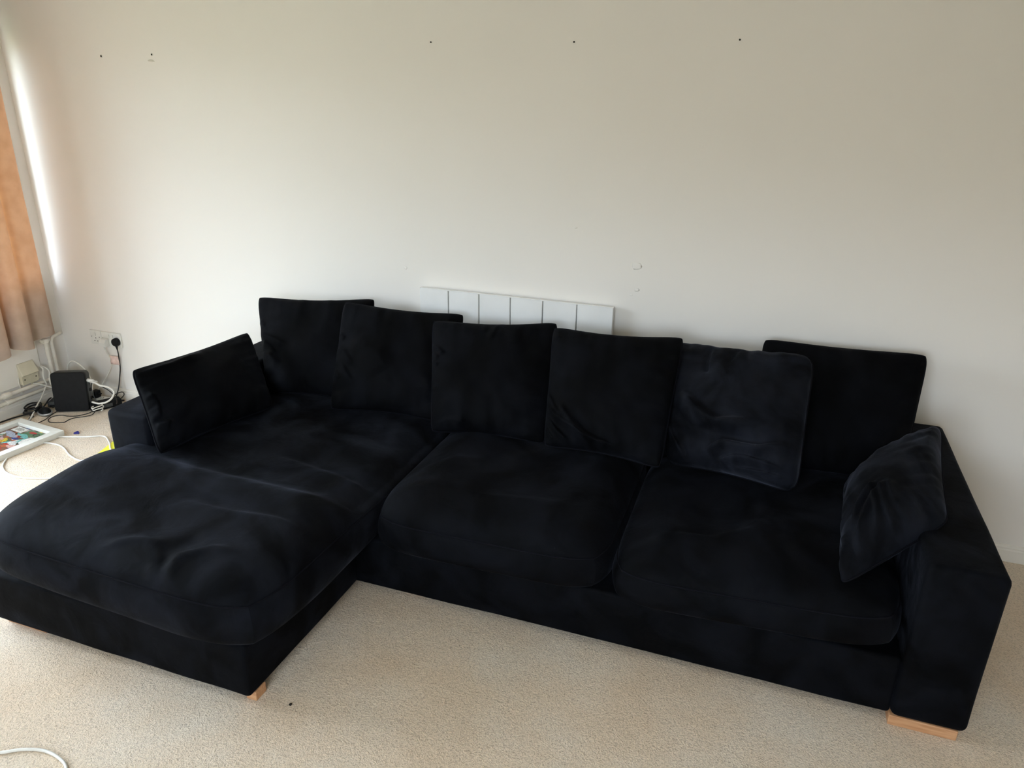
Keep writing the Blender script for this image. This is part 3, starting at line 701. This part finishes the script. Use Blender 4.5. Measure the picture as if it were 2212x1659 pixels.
# white extension block
t = thing('extension_block', (.315, -.085, 0), 'white multi-way extension block on the floor behind the black adapter', 'extension lead', rz=.12)
box('case', (-.085, -.028, 0), (.12, .028, .032), M['plastic_white'], t, .006, 3)
for k in range(3):
    for (dx, dy) in ((0, .008), (-.008, -.006), (.008, -.006)): box('pin_hole', (-.05+k*.06+dx-.002, dy-.003, .0318), (-.05+k*.06+dx+.002, dy+.003, .0325), M['dark'], t)
# black plug in the block
t = thing('power_plug', (.285, -.09, .033), 'black power plug seated in the white extension block', 'plug')
box('plug_body', (-.02, -.02, 0), (.02, .02, .045), M['black_plastic'], t, .006, 3)
cyl('cord_grip', (.018, 0, .02), (.045, 0, .03), .006, M['black_plastic'], t, 10, r2=.0035)
# mouse
t = thing('computer_mouse', (.150, -.335, 0), 'black computer mouse with silver side trim on the carpet', 'mouse', rz=math.radians(-28))
def mouse():
    bm = bmesh.new(); bmesh.ops.create_uvsphere(bm, u_segments=24, v_segments=14, radius=1)
    for v in bm.verts:
        x, y, z = v.co; z2 = max(z, -.25)
        v.co = V((x*.056, y*.031*(1-.15*x), .012+z2*.026*(1+.15*x)))
    bm_obj('shell', bm, M['black_plastic'], t, True)
    path = [V((.0585*math.cos(a), .033*math.sin(a)*(1-.15*math.cos(a)), .011+.003*math.cos(a*2))) for a in [math.pi*2*k/30 for k in range(30)]]
    tm = tube_mesh('side_trim', path, .0055, 8, True); link('side_trim', tm, M['silver'], t, True)
    cyl('scroll_wheel', (-.03, -.003, .034), (-.03, .003, .034), .006, M['grey_plastic'], t, 14)
    box('button_seam', (-.052, -.0006, .030), (-.012, .0006, .0375), M['dark'], t)
mouse()
# coil of thick black cable
def coil(name, c, rx, ry, turns, r, m, seed, rise=.006, a0=0, rot=0.0, squash=0):
    pts = []
    for k in range(int(turns*12)+1):
        a = a0+k*math.pi/6; w = 1+.16*math.sin(k*.9+seed)
        x, y = rx*math.cos(a)*w, ry*math.sin(a)*w
        pts.append((c[0]+x*math.cos(rot)-y*math.sin(rot), c[1]+x*math.sin(rot)+y*math.cos(rot), c[2]+r+k/12*rise+.004*abs(math.sin(k*.8+seed))))
    return pts
t = tag(tube('cable_coil', coil('c', (.068, -.345, 0), .040, .058, 3.2, .0045, None, 1.0, .012, rot=.5), .0045, M['cable_black'], n=8, k=5), 'coil of thick black cable on the carpet left of the mouse', 'cable')
tag(tube('black_cable', [(.03, -.62, .005), (.035, -.52, .005), (.045, -.45, .005), (.065, -.40, .006), (.085, -.36, .008), (.10, -.33, .012), (.10, -.29, .03), (.09, -.25, .05), (.07, -.22, .045)], .0045, M['cable_black']), 'thick black cable running along the wall foot into the coil', 'cable')
tag(tube('mouse_cord', [(.10, -.31, .012), (.075, -.33, .006), (.07, -.36, .003), (.09, -.385, .003), (.13, -.395, .003), (.125, -.42, .003), (.15, -.44, .003), (.155, -.46, .003)], .0022, M['cable_black']), 'thin dark cord from the mouse winding to the picture frame', 'cable')
tag(tube('thin_cord', [(.19, -.24, .012), (.185, -.27, .005), (.197, -.325, .003), (.212, -.365, .003), (.226, -.40, .003), (.23, -.43, .003), (.233, -.465, .003)], .0022, M['cable_black']), 'thin dark cord running from behind the black box to the picture frame', 'cable')
tag(tube('thin_cord', [(.40, -.20, .02), (.385, -.235, .006), (.37, -.265, .003), (.345, -.30, .0025), (.30, -.318, .0025), (.265, -.318, .0025), (.238, -.335, .0025), (.228, -.362, .0025), (.246, -.398, .0025), (.285, -.418, .0025), (.33, -.405, .0025), (.358, -.388, .0025), (.352, -.355, .0025), (.362, -.32, .003), (.40, -.285, .003), (.42, -.25, .006), (.41, -.215, .02)], .0024, M['cable_black']), 'thin dark cord looping on the carpet in front of the black box', 'cable')
# white cables
tag(tube('white_cable', [(.165, -.15, .12), (.150, -.14, .19), (.152, -.135, .225), (.176, -.135, .256), (.215, -.135, .270), (.273, -.135, .242), (.307, -.135, .202), (.322, -.135, .151), (.312, -.135, .098), (.30, -.125, .06)], .0050, M['cable_white']), 'white cable arching over the top of the black box', 'cable')
tag(tube('white_cable', [(.375, -.185, .182), (.40, -.190, .184), (.43, -.195, .182), (.47, -.205, .178), (.515, -.19, .168), (.542, -.185, .140), (.530, -.195, .105), (.50, -.21, .080), (.46, -.225, .070), (.425, -.225, .070), (.405, -.225, .072)], .0055, M['cable_white']), 'thick white cable looping out beside the black box above the adapter', 'cable')
tag(tube('black_cable', [(.425, -.20, .05), (.40, -.20, .09), (.385, -.195, .14), (.392, -.19, .178), (.41, -.19, .182), (.45, -.18, .160), (.49, -.17, .135), (.515, -.16, .10), (.50, -.14, .06), (.47, -.12, .03)], .0028, M['cable_black']), 'thin black cable curving over the white loop beside the black box', 'cable')
tag(tube('white_cable', coil('w', (.415, -.205, .008), .022, .03, 2.3, .004, None, 2.2, .014), .0034, M['cable_white'], k=5), 'tangle of white cable on the carpet right of the black box', 'cable')
# connector sleeves on the thick white cable
t = thing('cable_adapter', (.372, -.178, .182), 'white cable adapter plugged into the side of the black box', 'connector')
cyl('sleeve', (-.025, .0, .003), (.02, .0, .0), .011, M['plastic_white'], t, 12, bev=.002)
cyl('tip', (.02, 0, 0), (.042, .003, 0), .0065, M['plastic_white'], t, 12)
# white cords on the left wall
tag(tube('white_cable', [(.02, -.205, .235), (.045, -.212, .222), (.05, -.222, .195), (.055, -.225, .165), (.06, -.222, .135), (.068, -.245, .11), (.08, -.285, .075), (.10, -.34, .045), (.125, -.39, .02), (.145, -.425, .008), (.158, -.45, .006)], .0042, M['cable_white']), 'white cord dropping from the left wall across the black coil', 'cable')
tag(tube('white_cable', [(.02, -.200, .238), (.05, -.192, .222), (.062, -.188, .20), (.066, -.20, .165), (.075, -.205, .13), (.10, -.20, .105), (.13, -.19, .09)], .0038, M['cable_white']), 'white cord looping from the left wall to behind the black box', 'cable')
tag(tube('white_cable', [(.03, -.282, .155), (.05, -.262, .148), (.075, -.235, .128), (.11, -.21, .108), (.15, -.195, .10), (.2, -.18, .09)], .0042, M['cable_white']), 'white cord leaving the bottom of the cream junction box', 'cable')
tag(tube('white_cable', [(.012, -.347, .205), (.014, -.352, .19), (.013, -.350, .15), (.012, -.346, .125), (.014, -.345, .112)], .003, M['cable_white']), 'short white cord clipped down the wall left of the junction box', 'cable')
# long white cords on the carpet
z_ = .0045
tag(tube('white_cable', [(.44, -.78, z_), (.475, -.83, z_), (.51, -.875, z_), (.55, -.912, z_), (.618, -.945, z_), (.713, -.957, z_), (.808, -.937, z_), (.877, -.903, z_), (.94, -.84, z_), (1.05, -.78, z_), (1.25, -.80, z_), (1.5, -.86, z_), (1.78, -.84, z_)], .0042, M['cable_white']), 'white cord curving from under the picture frame towards the chaise', 'cable')
tag(tube('white_cable', [(.44, -.64, z_), (.491, -.631, z_), (.54, -.622, z_), (.60, -.625, z_), (.657, -.646, z_), (.705, -.672, z_), (.751, -.694, z_), (.834, -.716, z_), (.90, -.705, .012), (1.0, -.70, .011), (1.2, -.72, z_), (1.5, -.70, z_), (1.78, -.73, z_)], .0042, M['cable_white']), 'white cord snaking from the middle of the frame edge to the sofa', 'cable')
tag(tube('white_cable', [(.45, -.575, z_), (.501, -.547, z_), (.575, -.517, z_), (.645, -.489, z_), (.700, -.456, z_), (.735, -.455, z_), (.775, -.478, z_), (.837, -.523, .012), (.90, -.575, .0125), (1.0, -.61, .0125), (1.15, -.62, z_), (1.45, -.60, z_), (1.78, -.64, z_)], .0042, M['cable_white']), 'white cord nearest the blue pick, ending at the yellow card', 'cable')
tag(tube('white_cable', [(1.95, -2.30, z_), (2.06, -2.215, z_), (2.152, -2.166, z_), (2.203, -2.135, z_), (2.262, -2.117, z_), (2.323, -2.120, z_), (2.375, -2.139, z_), (2.42, -2.19, z_), (2.44, -2.26, z_), (2.42, -2.36, z_)], .0045, M['cable_white'], n=10, k=12), 'white cord curling on the carpet in front of the chaise', 'cable')
# blue pick and yellow card
bm = bmesh.new(); bmesh.ops.create_cone(bm, cap_ends=True, segments=3, radius1=.022, radius2=.022, depth=.0035)
bmesh.ops.bevel(bm, geom=[e for e in bm.edges if abs(e.verts[0].co.z-e.verts[1].co.z) > 1e-4], offset=.012, segments=5, profile=.5, affect='EDGES')
o = bm_obj('plectrum', bm, M['blue']); o.location = (.548, -.474, .006); o.rotation_euler = (.12, .1, .5)
tag(o, 'small blue rounded-triangle plastic pick on the carpet beside the frame corner', 'plectrum')
bm = bmesh.new(); bm_box(bm, (-.10, -.14, 0), (.10, .14, .0015), .0005, 1)
o = bm_obj('yellow_card', bm, M['yellow']); o.location = (.945, -.549, .006); o.rotation_euler = (0, 0, math.radians(17.3))
tag(o, 'bright yellow card lying on the carpet against the chaise side', 'card')
bm = bmesh.new(); bmesh.ops.create_icosphere(bm, subdivisions=2, radius=.005)
for v in bm.verts: v.co *= 1+.5*noise.noise(v.co*300); v.co.z *= .5
o = bm_obj('crumb', bm, M['dark'], None, True); o.location = (2.821, -1.72, .002); tag(o, 'tiny dark crumb on the carpet right of the chaise corner', 'crumb')

# ------------------------------------------------------------------ framed poster on the floor
fx0, fx1, fy0, fy1 = -.185, .185, -.56, 0
fr_ = thing('picture_frame', (.320, -.495, 0), 'white picture frame with a colourful poster lying flat on the carpet', 'picture frame', rz=math.radians(-5.5))
W_ = .046
def bar(poly):
    bm = bmesh.new(); a = [bm.verts.new((x, y, .0)) for x, y in poly]; b_ = [bm.verts.new((x, y, .030)) for x, y in poly]; n = 4
    bm.faces.new(a[::-1]); bm.faces.new(b_)
    for i in range(n): bm.faces.new((a[i], a[(i+1) % n], b_[(i+1) % n], b_[i]))
    bmesh.ops.recalc_face_normals(bm, faces=bm.faces)
    bmesh.ops.bevel(bm, geom=list(bm.edges), offset=.0018, segments=2, profile=.5, affect='EDGES')
    bm_obj('frame_bar', bm, M['frame_white'], fr_)
ix0, ix1, iy0, iy1 = fx0+W_, fx1-W_, fy0+W_, fy1-W_
bar([(fx0, fy1), (ix0, iy1), (ix1, iy1), (fx1, fy1)][::-1]); bar([(fx1, fy1), (ix1, iy1), (ix1, iy0), (fx1, fy0)][::-1])
bar([(fx1, fy0), (ix1, iy0), (ix0, iy0), (fx0, fy0)][::-1]); bar([(fx0, fy0), (ix0, iy0), (ix0, iy1), (fx0, fy1)][::-1])
box('backing', (ix0-.005, iy0-.005, .006), (ix1+.005, iy1+.005, .010), mat('poster_mount', (.12, .10, .08), .6), fr_)
cols = dict(w=(.62, .62, .60), g=(.10, .20, .10), r=(.45, .02, .02), t=(.16, .45, .42), b=(.04, .07, .25), y=(.62, .45, .04), p=(.60, .35, .30), k=(.03, .025, .02), s=(.35, .38, .45), n=(.22, .10, .06), l=(.72, .71, .66), o=(.45, .12, .05))
PM = {k: vary(mat('print_'+k, c, .4, .4), 90, tuple(x*.75 for x in c), tuple(min(1, x*1.15) for x in c)) for k, c in cols.items()}
patches = []   # flat print: colour patches (u across, v down the sheet), like a crowded illustrated map
def patch_poly(pts, key): patches.append((pts, key))
rnd = random.Random(11)
gw, gh = ix1-ix0, iy1-iy0
def blob(cx, cy, rx, ry, key, n=9, rough=.35, rot=0):
    pts = []
    for k in range(n):
        a = 2*math.pi*k/n; q = 1+rough*(rnd.random()-.5)*2
        x, y = rx*q*math.cos(a), ry*q*math.sin(a); pts.append((cx+x*math.cos(rot)-y*math.sin(rot), cy+x*math.sin(rot)+y*math.cos(rot)))
    patch_poly(pts, key)
def prect(x0, y0, x1, y1, key, rot=0):
    cx, cy = (x0+x1)/2, (y0+y1)/2; pts = []
    for (x, y) in ((x0, y0), (x1, y0), (x1, y1), (x0, y1)):
        dx, dy = x-cx, y-cy; pts.append((cx+dx*math.cos(rot)-dy*math.sin(rot), cy+dx*math.sin(rot)+dy*math.cos(rot)))
    patch_poly(pts, key)
prect(.0, .0, gw, gh, 'n')
for k in range(95):
    blob(rnd.random()*gw*.96+.004, rnd.random()*gh*.96+.005, .012+rnd.random()*.025, .006+rnd.random()*.014, rnd.choice('wgrtbypksnkowskpw'), rot=rnd.random()*3)
# features visible in the photograph near the far-right corner
prect(.015, .006, .115, .062, 'k', .05); prect(.018, .009, .112, .059, 'l', .05)
for k in range(5): prect(.034+.003*(k % 2), .018+k*.0055, .085+.006*((k*7) % 3), .0203+k*.0055, 'k', .05)
prect(.125, .008, gw-.01, .07, 'g'); blob(.17, .03, .026, .012, 'r'); blob(.215, .04, .02, .013, 'k'); blob(.215, .042, .015, .009, 'g')
blob(.15, .072, .05, .014, 't'); blob(.19, .088, .04, .012, 't'); blob(.10, .10, .035, .016, 's'); blob(.06, .085, .04, .018, 's')
blob(.235, .11, .033, .045, 'k', 14, .08); blob(.235, .11, .030, .042, 'l', 14, .08)
blob(.15, .118, .028, .012, 'b'); blob(.165, .135, .012, .009, 'o'); blob(.12, .15, .03, .010, 'y', rot=.6); blob(.07, .165, .035, .010, 'y', rot=.7)
blob(.20, .165, .03, .02, 'w'); blob(.22, .19, .03, .018, 'p'); blob(.185, .20, .02, .012, 'o'); blob(.25, .22, .012, .014, 'r')
prect(.14, .27, .22, .31, 'k', .2); prect(.143, .273, .217, .307, 'w', .2)
for k in range(3): prect(.155, .281+k*.007, .20, .2835+k*.007, 'k', .2)
names_ = list(PM); me = bpy.data.meshes.new('poster_print'); vts = []; fcs = []; mi = []
for q, (pts, key) in enumerate(patches):
    s0 = len(vts)
    for (u, v) in pts:
        u = min(max(u, .001), gw-.001); v = min(max(v, .001), gh-.001)
        vts.append((ix0+u, iy1-v, .0105+q*.000012))
    fcs.append(tuple(range(s0, len(vts)))[::-1]); mi.append(names_.index(key))
me.from_pydata(vts, [], fcs)
for k in names_: me.materials.append(PM[k])
for p, i in zip(me.polygons, mi): p.material_index = i
me.update(); o = bpy.data.objects.new('poster_print', me); COL.objects.link(o); o.parent = fr_; o['label'] = 'crowded multicoloured illustrated print'
print('built', len(bpy.data.objects))
